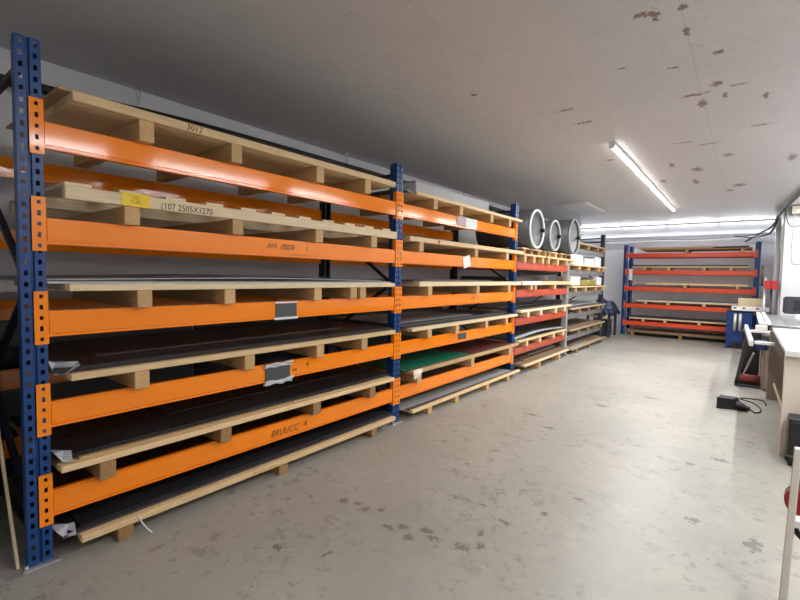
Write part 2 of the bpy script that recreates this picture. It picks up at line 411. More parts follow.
def connector(beam, x, yc, z0, z1, m_, side, y_axis=False):
    """hooked end plate with punched holes, side = -1/+1: which end"""
    bm = bmesh.new(); wd = .056
    def put(a, b, c): return (yc+a, x-b, c) if y_axis else (x+b, yc+a, c)
    def q(a0, a1, c0, c1): bm.faces.new([bm.verts.new(put(*p)) for p in ((a0, 0, c0), (a1, 0, c0), (a1, 0, c1), (a0, 0, c1))])
    n = 5; H = z1-z0
    q(-wd/2, -.006, z0, z1); q(.008, wd/2, z0, z1)
    z = z0
    for k in range(n):
        zc = z0+H*(k+.5)/n; hh = .018 if k % 2 == 0 else .024
        q(-.006, .008, z, zc-hh/2); z = zc+hh/2
    q(-.006, .008, z, z1)
    # return flange wrapping along the upright side
    e = side*wd/2
    bm.faces.new([bm.verts.new(put(*p)) for p in ((e, 0, z0), (e, -.04, z0), (e, -.04, z1), (e, 0, z1))])
    bmesh.ops.remove_doubles(bm, verts=bm.verts, dist=.0002)
    off = wloc(beam)
    for v in bm.verts: v.co -= off
    me = bpy.data.meshes.new('connector'); bm.to_mesh(me); bm.free(); me.materials.append(m_)
    o = bpy.data.objects.new('connector', me); COL.objects.link(o); o.parent = beam
    sm = o.modifiers.new('thickness', 'SOLIDIFY'); sm.thickness = .004; sm.offset = 0
    return o

def beam(parent, x_face, y0, y1, z0, hgt, m_, facing=1, conn=True, y_axis=False, bd=.045, conn_h=(-.035, .10)):
    """stepped box beam, face at x_face; y0,y1 inner faces of the uprights"""
    mb = MB()
    def B(a0, a1, d0, d1, c0, c1, bev):
        if y_axis: mb.box(a0, a1, min(x_face+d0, x_face+d1), max(x_face+d0, x_face+d1), c0, c1, bev, seg=2)
        else:
            p, q_ = x_face-facing*d0, x_face-facing*d1
            mb.box(min(p, q_), max(p, q_), a0, a1, c0, c1, bev, seg=2)
    B(y0+.002, y1-.002, .0, bd, z0+.012, z0+hgt, .008)
    B(y0+.002, y1-.002, -.0015, bd-.002, z0, z0+.0135, .003)
    o = mb.build('beam', m_, parent)
    if conn:
        for e, s_ in ((y0, 1), (y1, -1)):
            yc = e-s_*.024
            xx = x_face+(.006*facing if not y_axis else -.006)
            connector(o, xx, yc, z0+conn_h[0], z0+hgt+conn_h[1], m_, s_, y_axis)
    return o

XF = -2.7586; XRr = -3.88
PY = [.61, 3.50, 6.35]
ZB = [2.0965, 1.6247, 1.1598, .6953, .2304]; BH = .131
rackA = thing('pallet_rack', 'long two-bay racking with bright orange beams and blue uprights, nearest on the left', 'rack', (XF-.5, 3.5, 0))
for i, y in enumerate(PY):
    upright(rackA, XF, y, 2.606, M_blue)
    upright(rackA, XRr, y, 2.60, M_blue_shade, facing=-1)
def braces(parent, y, H, m_, x0=XF-.08, x1=XRr+.08, step=.62):
    z = .18; k = 0
    MB().bar((x0, y, .14), (x1, y, .14), .03, .03).build('brace', m_, parent)
    while z+step < H:
        a, b = (x0, x1) if k % 2 == 0 else (x1, x0)
        MB().bar((a, y, z), (b, y, z+step), .026, .034, .002).build('brace', m_, parent)
        z += step; k += 1
    MB().bar((x0, y, H-.1), (x1, y, H-.1), .03, .03).build('brace', m_, parent)
for y in PY: braces(rackA, y, 2.6, M_blue_shade)
BEAMS = {}
for b in range(2):
    y0 = PY[b]+.05; y1 = PY[b+1]-.05
    for k, z in enumerate(ZB):
        BEAMS[b, k] = beam(rackA, XF, y0, y1, z, BH, M_orange)
        beam(rackA, XRr, y0, y1, z, BH, M_orange, facing=-1, conn=False)

PY4 = 8.87; PY5 = 11.56
rackB = thing('pallet_rack', 'single bay of racking with rust red beams beyond the orange bays', 'rack', (XF-.5, 7.6, 0))
upright(rackB, XF, PY4, 1.87, M_galv); upright(rackB, XRr, PY4, 1.87, M_galv, facing=-1); braces(rackB, PY4, 1.87, M_grey)
ZB3 = [1.63, 1.20, .765, .31]
for z in ZB3:
    beam(rackB, XF, PY[2]+.055, PY4-.05, z, .115, M_orange2, conn=False); beam(rackB, XRr, PY[2]+.055, PY4-.05, z, .115, M_orange2, facing=-1, conn=False)
rackC = thing('pallet_rack', 'single bay of racking with dull grey steel beams, last on the left side', 'rack', (XF-.5, 10.2, 0))
upright(rackC, XF, PY5, 2.58, M_darkst); upright(rackC, XRr, PY5, 2.5, M_darkst, facing=-1); braces(rackC, PY5, 2.5, M_darkst)
MB().bar((-3.7, 10.1, 2.30), (XF-.1, PY5-.06, 2.50), .03, .035, .002).build('brace', M_darkst, rackC)
ZB4 = [2.03, 1.58, 1.14, .70, .27]
for z in ZB4:
    beam(rackC, XF, PY4+.055, PY5-.05, z, .10, M_grey, conn=False); beam(rackC, XRr, PY4+.055, PY5-.05, z, .10, M_grey, facing=-1, conn=False)

YD = 13.35
rackD = thing('pallet_rack', 'racking with red-orange beams standing across the far wall', 'rack', (-1.25, YD+.4, 0))
for x in (-2.64, .17):
    upright(rackD, YD, x, 2.45, M_blue, y_axis=True)
    upright(rackD, YD+.72, x, 2.45, M_blue, y_axis=True)
    z = .2; k = 0
    while z < 2.1:
        a, b = (YD+.09, YD+.72) if k % 2 == 0 else (YD+.72, YD+.09)
        MB().bar((x, a, z), (x, b, z+.42), .022, .03).build('brace', M_blue, rackD); z += .42; k += 1
ZBD = [2.105, 1.655, 1.215, .755, .285]
for z in ZBD:
    beam(rackD, YD, -2.59, .12, z, .11, M_red_or, y_axis=True, conn_h=(-.03, .05))
    beam(rackD, YD+.765, -2.59, .12, z, .11, M_red_or, y_axis=True, conn=False)
MB().box(-2.545, -2.455, YD-.014, YD-.010, 1.50, 1.80).build('hanging_card', M_paper, rackD)

# writing and labels on the orange beams
xb = XF+.0015
b12 = BEAMS[0, 1]
def yz(y, z): return (y, z)
lettering('305', .048, (xb, 1.95, ZB[1]+.062), M_inkb, b12, shear=.35, squeeze=1.2)
lettering('/2020', .056, (xb, 2.07, ZB[1]+.058), M_ink, b12, shear=.35)
lettering('1', .05, (xb, 2.31, ZB[1]+.06), M_inkb, b12, squeeze=1.2)
strokes([[(2.18, ZB[1]+.024), (2.34, ZB[1]+.020)]], M_inkb, b12, 'pen_line', xb+.001)
b15 = BEAMS[0, 4]
lettering('BRUUCC', .075, (xb, 1.99, ZB[4]+.035), M_inkb, b15, name='handwriting', shear=.3, squeeze=.85)
lettering('4', .07, (xb, 2.30, ZB[4]+.043), M_inkb, b15, name='handwriting', shear=.2)
b14 = BEAMS[0, 3]
lettering('us', .05, (xb, 2.185, ZB[3]+.045), M_ink, b14, name='handwriting', shear=.3)
strokes([[(2.34, ZB[3]+.05), (2.34, ZB[3]+.09)], [(2.32, ZB[3]+.075), (2.34, ZB[3]+.095), (2.355, ZB[3]+.075)]], M_ink, b14, 'arrow_mark', xb+.001)
# card holder on the third beam, crumpled pouch on the fourth
b13 = BEAMS[0, 2]
o = MB().box(xb, xb+.004, 2.03, 2.225, ZB[2]+.012, ZB[2]+.118, .001).build('label_card', M_label, b13); o['label'] = 'slate grey label card'
o = MB().box(xb, xb+.008, 2.015, 2.235, ZB[2]-.006, ZB[2]+.012, .002).box(xb, xb+.008, 2.02, 2.23, ZB[2]+.116, ZB[2]+.128, .002).build('card_rail', M_white, b13)
o = MB().box(xb, xb+.004, 1.94, 2.165, ZB[3]+.005, ZB[3]+.122, .001).build('label_card', M_label, b14); o['label'] = 'dark grey label card'
pouch = MB()
for zz, rr in ((ZB[3]+.128, .010), (ZB[3]-.002, .013)):
    pouch.tube([(xb+.012, 1.93+.05*k, zz+rnd.uniform(-.006, .008)+.006*(k == 5)) for k in range(6)], rr, 8, 3)
    pouch.tube([(xb+.014, 1.92+.05*k, zz-.01+rnd.uniform(-.008, .006)) for k in range(6)], rr*.7, 6, 3)
o = pouch.build('crumpled_pouch', M_plas, b14); o['label'] = 'crumpled clear plastic pouch edges'
b21 = BEAMS[1, 0]
o = MB().box(xb, xb+.003, 4.60, 4.82, ZB[0]+.02, ZB[0]+.135).build('paper_sheet', M_paperg, b21); o['label'] = 'mauve grey paper on the beam'
o = MB().box(xb+.0005, xb+.0035, 4.82, 5.10, ZB[0]+.005, ZB[0]+.130).build('paper_sheet', M_paper, b21); o['label'] = 'white paper on the beam'
b22 = BEAMS[1, 1]
o = MB().box(-.0015, .0015, -.085, .085, -.07, .07, 0, Matrix.Rotation(.25, 3, 'X'))
for v in o.bm.verts: v.co += Vector((xb+.004, 4.86, ZB[1]+.065))
o = o.build('paper_sheet', M_paper, b22); o['label'] = 'tilted white paper note'
b24 = BEAMS[1, 3]
o = MB().box(xb, xb+.004, 4.70, 4.90, ZB[3]+.035, ZB[3]+.11, .001).build('label_card', M_label, b24)
strokes([[(5.0, ZB[2]+.05), (5.03, ZB[2]+.09), (5.07, ZB[2]+.05), (5.1, ZB[2]+.09)], [(5.2, ZB[2]+.05), (5.2, ZB[2]+.1)]], M_inkb, BEAMS[1, 2], 'pen_mark', xb+.001, .006)

# ------------------------------------------------------------------ pallets and the sheets on them
def pallet(label, y0, y1, zb, bearers, hb=.105, hd=.035, m_rail=M_wood, x0=-2.70, depth=1.12, slats=False, rail_h=None, group=None, y_in=None, mb_=M_woodx, nb=5, bw=.08, dy=0., block_front=0.):
    """long pallet: cross bearers, a front rail and long deck boards (or cross slats). zb = underside; returns deck height"""
    ya, yb = y_in if y_in else (y0, y1)
    t = thing('timber_pallet', label, 'pallet', (x0-depth/2, (y0+y1)/2, zb), group)
    x1 = x0-depth
    for b in bearers:
        MB().box(x1+.02, x0-.004+block_front, b, b+bw, zb, zb+hb, .004).build('bearer', mb_, t)
    rh = rail_h or hd
    MB().box(x0-.05, x0, y0, y1, zb+hb, zb+hb+rh, .004).build('front_rail', m_rail, t)
    top = zb+hb+rh
    if slats:
        MB().box(x1, x1+.05, ya, yb, zb+hb, zb+hb+rh, .004).build('rear_rail', m_rail, t)
        MB().box((x0+x1)/2-.03, (x0+x1)/2+.03, ya, yb, zb+hb, zb+hb+rh, .004).build('middle_rail', m_rail, t)
        y = ya
        while y+.11 < yb:
            MB().box(x1, x0-.002, y, y+.118, top, top+.017, .002).build('slat', m_rail, t); y += .245
        top += .017
    else:
        avail = depth-.055; bwid = avail/nb
        for k in range(nb):
            a = x0-.055-k*bwid
            j = rnd.uniform(-.01, .01)
            MB().box(a-bwid+.012, a-.003, ya+max(0, j), yb+min(0, j), zb+hb, zb+hb+rh, .003).build('deck_board', m_rail, t)
    return top

def sheet(name, label, m_, x0, x1, y0, y1, z, th, group=None, bend=0., droop=0., rot=0., cat='sheet', n=14):
    """thin board, x0 front edge, x1 rear edge; bend lifts its middle"""
    bm = bmesh.new(); cx = (x0+x1)/2; cy = (y0+y1)/2
    rows = []
    for k in range(n+1):
        t = k/n; y = y0+(y1-y0)*t
        zz = z+bend*math.sin(PI*t)**1.5-droop*max(0, (.12-t)/.12)**2
        row = []
        for x in (x0, x1):
            for d in (0, th):
                p = Vector((x-cx, y-cy, 0)); p = Matrix.Rotation(rot, 3, 'Z') @ p
                row.append(bm.verts.new((p.x, p.y, zz+d-z)))
        rows.append(row)
    for a, b in zip(rows[:-1], rows[1:]):
        for i, j in ((0, 1), (1, 3), (3, 2), (2, 0)): bm.faces.new((a[i], a[j], b[j], b[i]))
    bm.faces.new([rows[0][i] for i in (0, 1, 3, 2)]); bm.faces.new([rows[-1][i] for i in (0, 2, 3, 1)])
    bmesh.ops.recalc_face_normals(bm, faces=bm.faces)
    me = bpy.data.meshes.new(name); bm.to_mesh(me); bm.free(); me.materials.append(m_)
    o = bpy.data.objects.new(name, me); o.location = (cx, cy, z); COL.objects.link(o)
    return tag(o, label, cat, group)

ORD = {1: [''], 2: ['bottom', 'top'], 3: ['bottom', 'middle', 'top'], 4: ['bottom', 'second from bottom', 'second from top', 'top'], 5: ['bottom', 'second from bottom', 'middle', 'second from top', 'top']}
def stack(where, specs, z, x0=-2.73, depth=1.06, y_axis=False):
    """specs: (colour word, material, y0, y1, thickness, front offset, bend, rot)"""
    n = len(specs); grp = 'sheets stacked on '+where
    for k, sp in enumerate(specs):
        word, m_, y0, y1, th, fo, bend, rot = sp
        o_ = ORD[n][k]
        lab = (word+' sheet, '+o_+' of stack on '+where.replace('the ', '')) if o_ else word+' sheet lying on '+where
        if y_axis:
            sheet('board_sheet', lab, m_, x0=y0, x1=y1, y0=x0+fo, y1=x0+depth, z=z, th=th, group=grp if n > 1 else None, n=2)
        else:
            sheet('board_sheet', lab, m_, x0-fo, x0-depth, y0, y1, z, th, grp if n > 1 else None, bend, 0, rot)
        z += th+.0005
    return z

zs = [z+BH for z in ZB]
# --- nearest bay
P1 = pallet('long pine pallet marked 3012, top level of the nearest orange bay', .77, 3.36, zs[0], [1.08, 1.64, 2.37, 2.93], hb=.118, hd=.05, y_in=(.77, 3.36), x0=-2.695, nb=4)
lettering('3012', .05, (-2.6945, 1.34, zs[0]+.128), M_ink, [c for c in bpy.data.objects['timber_pallet'].children if c.name.startswith('front_rail')][0], name='stencil', shear=.15)
stack('the top pallet of the nearest bay', [('thin plywood', M_ply, .72, 3.34, .012, .0, 0, 0), ('black', M_blk, .95, 3.30, .006, .03, 0, 0)], P1)

def last(name): return [o for o in bpy.data.objects if o.name.startswith(name) and not o.parent][-1]
def newest(name):
    c = [o for o in bpy.data.objects if o.get('category') and o.name.split('.')[0] == name]
    return max(c, key=lambda o: int(o.name.split('.')[1]) if '.' in o.name else 0)
def rail_of(t): return [c for c in t.children if c.name.startswith('front_rail')][0]

P2 = pallet('pale slatted pallet with yellow sticker and black stencilled numbers, second level of nearest bay', .73, 3.40, zs[1], [1.0, 1.65, 2.37, 3.03], hb=.10, rail_h=.067, m_rail=M_woodp, slats=True, nb=4)
t = newest('timber_pallet'); r_ = rail_of(t)
lettering('(107 2505X1270', .053, (-2.6994, 1.19, zs[1]+.108), M_ink, r_, name='stencil', squeeze=.88)
o = MB().box(-2.6995, -2.6975, .985, 1.13, zs[1]+.10, zs[1]+.172).build('sticker', M_yellow, r_); o['label'] = 'yellow sticker'
strokes([[(1.03, zs[1]+.125), (1.05, zs[1]+.148), (1.075, zs[1]+.14), (1.06, zs[1]+.12), (1.04, zs[1]+.122)], [(1.06, zs[1]+.13), (1.09, zs[1]+.118)], [(1.03, zs[1]+.155), (1.08, zs[1]+.155)]], M_inkb, r_, 'sticker_mark', -2.697, .004)

P3 = pallet('pine pallet with knots carrying pale grey sheets, third level of nearest bay', .74, 3.38, zs[2], [1.06, 1.59, 2.36, 2.77, 2.89], hb=.100, hd=.038, m_rail=M_woodp)
stack('the third-level pallet of the nearest bay', [('pale grey', M_pale, .668, 3.40, .010, .04, 0, 0), ('charcoal', M_char, .668, 3.40, .004, .10, .008, .0), ('pale blue-grey', M_pale, .668, 3.40, .006, .16, .016, 0), ('thin charcoal', M_char, .668, 3.40, .004, .22, .026, 0)], P3)

P4 = pallet('pine pallet under black and brown sheets, fourth level of nearest bay', .74, 3.40, zs[3], [1.04, 1.74, 2.39, 2.92], hb=.103, hd=.037)
stack('the fourth-level pallet of the nearest bay', [('black', M_blk, .70, 3.42, .008, .012, 0, 0), ('black-brown', M_dbrown, .67, 3.42, .008, .02, 0, .0), ('black', M_blk, .69, 3.40, .008, .035, 0, .002), ('dark brown', M_dbrown, .95, 3.0, .006, .30, 0, .006)], P4)

P5 = pallet('worn pallet with rough split boards under black sheets, lowest beam of nearest bay', .69, 3.40, zs[4], [.86, 1.56, 2.36, 3.04], hb=.10, hd=.035, m_rail=M_wood, mb_=M_woodd)
stack('the lowest-beam pallet of the nearest bay', [('worn plywood', M_ply, .78, 2.2, .012, .01, 0, .0), ('black', M_blk, .72, 3.41, .008, .035, 0, 0), ('black', M_blk, .69, 3.38, .008, .05, 0, -.002), ('matt black', M_dbrown, 1.4, 3.40, .006, .35, 0, 0)], P5)

P6 = pallet('long pallet with faint stencil standing on the floor, nearest bay', .76, 3.38, 0, [.93, 2.00, 3.03], hb=.078, hd=.038, x0=-2.66, mb_=M_woodd)
r_ = rail_of(newest('timber_pallet'))
strokes([[(1.78+.022*k, .085+.012*(k % 2)), (1.79+.022*k, .105-.008*(k % 3))] for k in range(9)], M_ink, r_, 'stencil', -2.6592, .005)
stack('the floor pallet of the nearest bay', [('grey-edged', M_char, .69, 3.38, .006, .03, 0, 0), ('black', M_blk, .72, 3.40, .008, .045, 0, 0), ('black', M_blk, .78, 3.40, .008, .06, 0, .002)], P6, x0=-2.68)

# plastic wrapping that sticks out at the upright
def film(label, pts, m_=M_plas):
    bm = bmesh.new(); vs = []
    for row in pts: vs.append([bm.verts.new(p) for p in row])
    for a, b in zip(vs[:-1], vs[1:]):
        for i in range(len(a)-1): bm.faces.new((a[i], a[i+1], b[i+1], b[i]))
    c = Vector(pts[0][0])
    for v in bm.verts: v.co -= c
    me = bpy.data.meshes.new('plastic_film'); bm.to_mesh(me); bm.free(); me.materials.append(m_)
    o = bpy.data.objects.new('plastic_film', me); o.location = c; COL.objects.link(o)
    s = o.modifiers.new('t', 'SOLIDIFY'); s.thickness = .002
    return tag(o, label, 'packaging')
z4 = P4+.032
film('crumpled pale plastic film poking out beside the blue upright, fourth level', [[(-2.80, .67, z4+.03), (-2.9, .675, z4+.02), (-3.0, .67, z4+.005)], [(-2.77, .685, z4-.04), (-2.85, .71, z4+.008), (-2.96, .72, z4+.004)], [(-2.74, .725, z4-.035), (-2.82, .75, z4+.014), (-2.9, .76, z4+.003)], [(-2.735, .79, z4+.004), (-2.80, .80, z4+.012), (-2.85, .80, z4+.002)]])
film('torn white plastic tab on the lowest-beam pallet beside the upright', [[(-2.75, .675, P5+.06), (-2.86, .68, P5+.05)], [(-2.72, .70, P5+.02), (-2.82, .73, P5+.042)], [(-2.705, .74, P5+.012), (-2.80, .76, P5+.04)]])
film('loose pale packing strips at the left end of the floor pallet', [[(-2.74, .675, P6+.028), (-2.85, .67, P6+.032)], [(-2.715, .70, P6+.0), (-2.80, .74, P6+.026)], [(-2.69, .745, P6+.008), (-2.79, .765, P6+.027)]])
o = tag(MB().tube([(-2.652, 1.03, .118), (-2.64, 1.045, .07), (-2.632, 1.075, .02), (-2.62, 1.09, .004)], .004, 6, 4).build('plastic_strap', M_white, origin=(-2.64, 1.05, 0)), 'white strap end hanging from the floor pallet of nearest bay', 'strap')

# --- second bay
Q1 = pallet('short-blocked pine pallet on the top level of the second orange bay', 3.71, 6.42, zs[0], [4.03, 4.58, 5.38, 5.95], hb=.105, hd=.037, y_in=(3.71, 6.28), m_rail=M_wood)
stack('the top pallet of the second bay', [('charcoal', M_char, 3.66, 6.26, .01, .06, 0, 0), ('black', M_blk, 3.6, 6.2, .008, .2, 0, 0)], Q1)
cb = thing('carton', 'pale grey long carton end on the top pallet of the second bay', 'box', (-3.1, 4.7, Q1+.0195))
MB().box(-3.24, -3.0, 4.10, 5.9, Q1+.0195, Q1+.21, .004).build('carton_body', M_gsheet, cb)
MB().box(-3.23, -3.01, 4.094, 4.10, Q1+.035, Q1+.195, .002).build('end_flap', M_white, cb)
Q2 = pallet('pine pallet with red-marked rail, second level of the second orange bay', 3.61, 6.50, zs[1], [3.78, 4.98, 5.9], hb=.10, hd=.05, y_in=(3.61, 6.28))
r_ = rail_of(newest('timber_pallet'))
MB().box(-2.6998, -2.698, 4.12, 4.16, zs[1]+.11, zs[1]+.14).build('red_mark', M_red, r_)
Q3 = pallet('white-edged pallet on the third level of the second orange bay', 3.79, 6.44, zs[2], [3.96, 5.05, 6.0], hb=.10, hd=.052, m_rail=M_woodp, y_in=(3.79, 6.28))
stack('the third-level pallet of the second bay', [('charcoal', M_char, 3.75, 6.27, .008, .03, 0, 0), ('pale grey', M_pale, 4.4, 6.2, .006, .35, 0, 0)], Q3)
Q4 = pallet('pine pallet under mixed grey sheets, fourth level of the second orange bay', 3.68, 6.36, zs[3], [3.97, 4.56, 5.32, 5.95], hb=.095, hd=.036, m_rail=M_woodp, y_in=(3.68, 6.28))
stack('the fourth-level pallet of the second bay', [('black', M_blk, 3.60, 6.27, .014, .03, 0, 0), ('charcoal', M_char, 3.57, 6.2, .012, .09, 0, .0), ('black', M_blk, 3.6, 5.8, .010, .13, 0, 0), ('dull grey', M_gsheet, 3.58, 5.3, .008, .17, 0, 0)], Q4)
Q5 = pallet('pallet carrying green and maroon sheets, lowest beam of the second bay', 3.69, 6.44, zs[4], [3.79, 4.96, 6.10], hb=.108, hd=.040, mb_=M_woodx, y_in=(3.69, 6.28), m_rail=M_ply)
stack('the lowest-beam pallet of the second bay', [('black', M_blk, 3.60, 6.28, .010, .01, 0, 0), ('maroon', M_maroon, 4.97, 6.27, .006, .02, 0, 0)], Q5)
sheet('board_sheet', 'bright green sheet lying on the lowest-beam pallet of the second bay', M_green, -2.745, -3.78, 3.58, 4.95, Q5+.0107, .008)
film('crumpled pale yellow tape at the near corner of the green sheet pallet', [[(-2.69, 3.70, Q5+.005), (-2.69, 3.78, Q5+.012), (-2.692, 3.86, Q5+.004)], [(-2.680, 3.69, Q5-.035), (-2.672, 3.77, Q5-.03), (-2.682, 3.84, Q5-.04)], [(-2.688, 3.71, Q5-.09), (-2.680, 3.76, Q5-.075), (-2.688, 3.80, Q5-.07)]], M_woodw)
Q6 = pallet('low pallet on the floor under light grey sheets, second orange bay', 3.66, 6.42, 0, [3.95, 4.52, 5.32, 5.97], hb=.075, hd=.030, x0=-2.66, y_in=(3.66, 6.28))
stack('the floor pallet of the second bay', [('dark grey', M_char, 3.66, 6.28, .008, .015, 0, 0), ('light grey', M_gsheet, 3.58, 6.2, .008, .05, 0, -.012)], Q6, x0=-2.685)

# --- red bay
T2 = pallet('pallet with white-painted front rail, upper middle of the rust red bay', 6.47, 8.95, ZB3[1]+.115, [6.84, 7.02, 7.95], hb=.075, hd=.06, y_in=(6.47, 8.78), m_rail=M_wood)
o = MB().box(-2.6998, -2.697, 6.50, 7.30, ZB3[1]+.115+.078, ZB3[1]+.115+.132).build('white_board', M_woodw, rail_of(newest('timber_pallet')))
stack('the second pallet of the rust red bay', [('charcoal', M_char, 6.5, 7.6, .07, .25, 0, 0)], T2)
T3 = pallet('pale pallet on the middle level of the rust red bay', 6.47, 8.95, ZB3[2]+.115, [6.75, 7.31, 8.05, 8.56], hb=.085, hd=.034, y_in=(6.47, 8.78), m_rail=M_woodp, mb_=M_woodp)
stack('the middle pallet of the rust red bay', [('charcoal', M_char, 6.45, 8.76, .012, .04, 0, 0), ('grey', M_gsheet, 6.6, 8.6, .006, .4, 0, 0)], T3)
T4 = pallet('pallet under bowed grey sheets, lowest beam of the rust red bay', 6.44, 8.72, ZB3[3]+.115, [6.74, 7.30, 7.98, 8.50], hb=.080, hd=.026, y_in=(6.44, 8.70), m_rail=M_wood, mb_=M_wood)
stack('the lowest-beam pallet of the rust red bay', [('black', M_blk, 6.44, 8.74, .02, .03, 0, 0), ('bowed pale grey', M_pale, 6.45, 8.76, .010, .05, .035, 0), ('bowed charcoal', M_char, 6.45, 8.76, .006, .12, .036, 0)], T4)
T5 = pallet('low pallet on the floor under brown boards, rust red bay', 6.60, 8.80, 0, [7.2, 8.2], hb=.11, hd=.03, x0=-2.66, y_in=(6.60, 8.78), m_rail=M_woodp)
stack('the floor pallet of the rust red bay', [('brown', M_brown, 6.55, 8.78, .014, .03, 0, 0), ('grey-brown', M_brown, 6.9, 8.8, .012, .12, 0, 0), ('dull grey', M_gsheet, 7.4, 8.77, .012, .25, 0, 0)], T5, x0=-2.68)
# small pallets that carry the ducts
zt = ZB3[0]+.115
pallet('small pine pallet under the nearest grey duct, top of rust red bay', 6.53, 7.45, zt, [6.55, 6.92, 7.30], hb=.10, hd=.03, y_in=(6.53, 7.45), depth=1.1)
pallet('small pallet with overlong front rail under the two far ducts', 7.52, 9.22, zt, [7.58, 8.05, 8.55], hb=.10, hd=.03, y_in=(7.52, 8.72), m_rail=M_wood, depth=1.1)
pallet('upper small pallet directly below the nearest grey duct', 6.55, 7.35, zt+.13, [6.60, 6.90, 7.22], hb=.075, hd=.022, x0=-2.74, depth=1.0, mb_=M_woodd)
pallet('upper small pallet directly below the middle grey duct', 7.50, 8.15, zt+.13, [7.52, 7.72, 8.04], hb=.075, hd=.022, x0=-2.74, depth=1.0, mb_=M_woodx)
pallet('upper small pallet directly below the farthest grey duct', 8.34, 8.975, zt+.13, [8.37, 8.62, 8.88], hb=.075, hd=.022, x0=-2.74, depth=1.0, mb_=M_woodd)

# ducts, lying crosswise with their mouths to the aisle
def duct(label, y, z, r, x0, x1, tilt=0., rim=.03, rm=None):
    t = thing('round_duct', label, 'duct', ((x0+x1)/2, y, z-r), None)
    MB().ring((x0-.03, y, z), (x1, y+tilt, z), r, r-.012, 48).build('shell', M_duct, t)
    MB().ring((x0-.035, y, z), (x0, y, z), r, r-rim, 48).build('rim', rm or M_ductr, t)
    MB().ring((x0-.05, y, z), (x1+.02, y+tilt, z), r-.016, r-.022, 48).build('lining', M_ductl, t)
    MB().box(x0-.05, x0+.012, y+r-.05, y+r+.012, z-.03, z+.03, .005).build('clamp', M_black, t)
    MB().cyl((x1+.02, y+tilt, z), (x1+.03, y+tilt, z), r-.024, 40).build('end_plate', M_ductl, t)
zd = zt+.13+.097
duct('nearest dark grey round duct with pale rim lying on the rust red bay', 6.93, zd+.31, .31, -2.66, -3.6, rim=.036, rm=M_pale)
duct('middle and smallest grey round duct between two larger ones', 7.66, zd+.265, .265, -2.62, -3.3)
duct('farthest grey round duct beside the ceiling hatch', 8.72, zd+.33, .33, -2.62, -3.6, rim=.022, rm=M_grey)

# --- grey bay
ws = [z+.10 for z in ZB4]
W = []
lab4 = ['battered pallet on the top level of the grey-beamed bay', 'pallet carrying white cartons, second level of grey-beamed bay', 'reddish pallet with white and yellow goods, third level of grey-beamed bay',
        'pallet with sagging grey sheets, fourth level of the grey-beamed bay', 'pallet with a brown board, lowest beam of the grey-beamed bay']
for k in range(5):
    W.append(pallet(lab4[k], 8.98 if k else 9.12, 11.66 if k else 11.62, ws[k], [[9.3, 10.0, 10.75, 11.3], [9.4, 10.1, 10.9, 11.3], [9.2, 9.9, 10.7, 11.35], [9.5, 10.2, 11.0, 11.4], [9.5, 10.2, 10.8, 11.3]][k],
                    hb=.085, hd=.03, y_in=(8.98 if k else 9.12, 11.48), m_rail=[M_woodg, M_woodp, M_wood, M_woodg, M_woodg][k], mb_=[M_woodd, M_woodx, M_woodx, M_woodd, M_woodd][k]))
W.append(pallet('low pallet on the floor of the grey-beamed bay', 8.98, 11.62, 0, [9.3, 10.2, 11.3], hb=.08, hd=.03, x0=-2.66, y_in=(8.98, 11.48), m_rail=M_woodg, mb_=M_woodd))
stack('the top pallet of the grey bay', [('grey', M_gsheet, 9.14, 11.4, .02, .05, 0, 0)], W[0])
stack('the third-level pallet of the grey bay', [('reddish', M_maroon, 9.0, 11.4, .016, .03, 0, 0)], W[2])
stack('the fourth-level pallet of the grey bay', [('dark', M_char, 9.0, 11.48, .02, .03, 0, 0), ('grey', M_gsheet, 9.05, 11.4, .02, .10, .01, 0), ('sagging grey', M_gsheet, 9.05, 11.4, .02, .20, .02, 0)], W[3])
stack('the lowest-beam pallet of the grey bay', [('dark brown', M_brown, 9.0, 11.46, .03, .02, 0, 0), ('brown', M_brown, 9.1, 11.3, .012, .1, 0, 0)], W[4])
stack('the floor pallet of the grey bay', [('grey', M_gsheet, 8.98, 10.3, .02, .02, 0, 0), ('grey-brown', M_brown, 9.2, 11.3, .03, .08, 0, .01)], W[5], x0=-2.68)
def carton(label, x0, x1, y0, y1, z0, z1, m_=M_paper, group=None):
    t = thing('carton', label, 'box', ((x0+x1)/2, (y0+y1)/2, z0), group)
    MB().box(x0, x1, y0, y1, z0, z1, .006).build('carton_body', m_, t)
    MB().box(x0+.02, x1+.001, (y0+y1)/2-.025, (y0+y1)/2+.025, z1-.06, z1+.0015).build('tape', M_woodw, t)
    return t
for i, (a, b, hgt) in enumerate([(9.0, 9.85, .20), (10.05, 10.75, .16), (10.85, 11.35, .22)]):
    carton('white carton on the second-level pallet of grey bay, %s of three' % ['nearest', 'middle', 'farthest'][i], -3.2, -2.78, a, b, W[1], W[1]+hgt, group='white cartons on the second level of the grey bay')
carton('white carton on the third-level pallet of grey bay, beside the galvanised upright', -3.2, -2.74, 9.0, 9.6, W[2]+.0165, W[2]+.19)
carton('yellow-green carton on the third-level pallet of the grey bay', -3.2, -2.76, 9.75, 10.85, W[2]+.0165, W[2]+.13, mat('olive_yellow', srgb(150,140,60), .5))
carton('white carton at the far end of the third-level pallet, grey bay', -3.2, -2.74, 10.95, 11.3, W[2]+.0165, W[2]+.19)

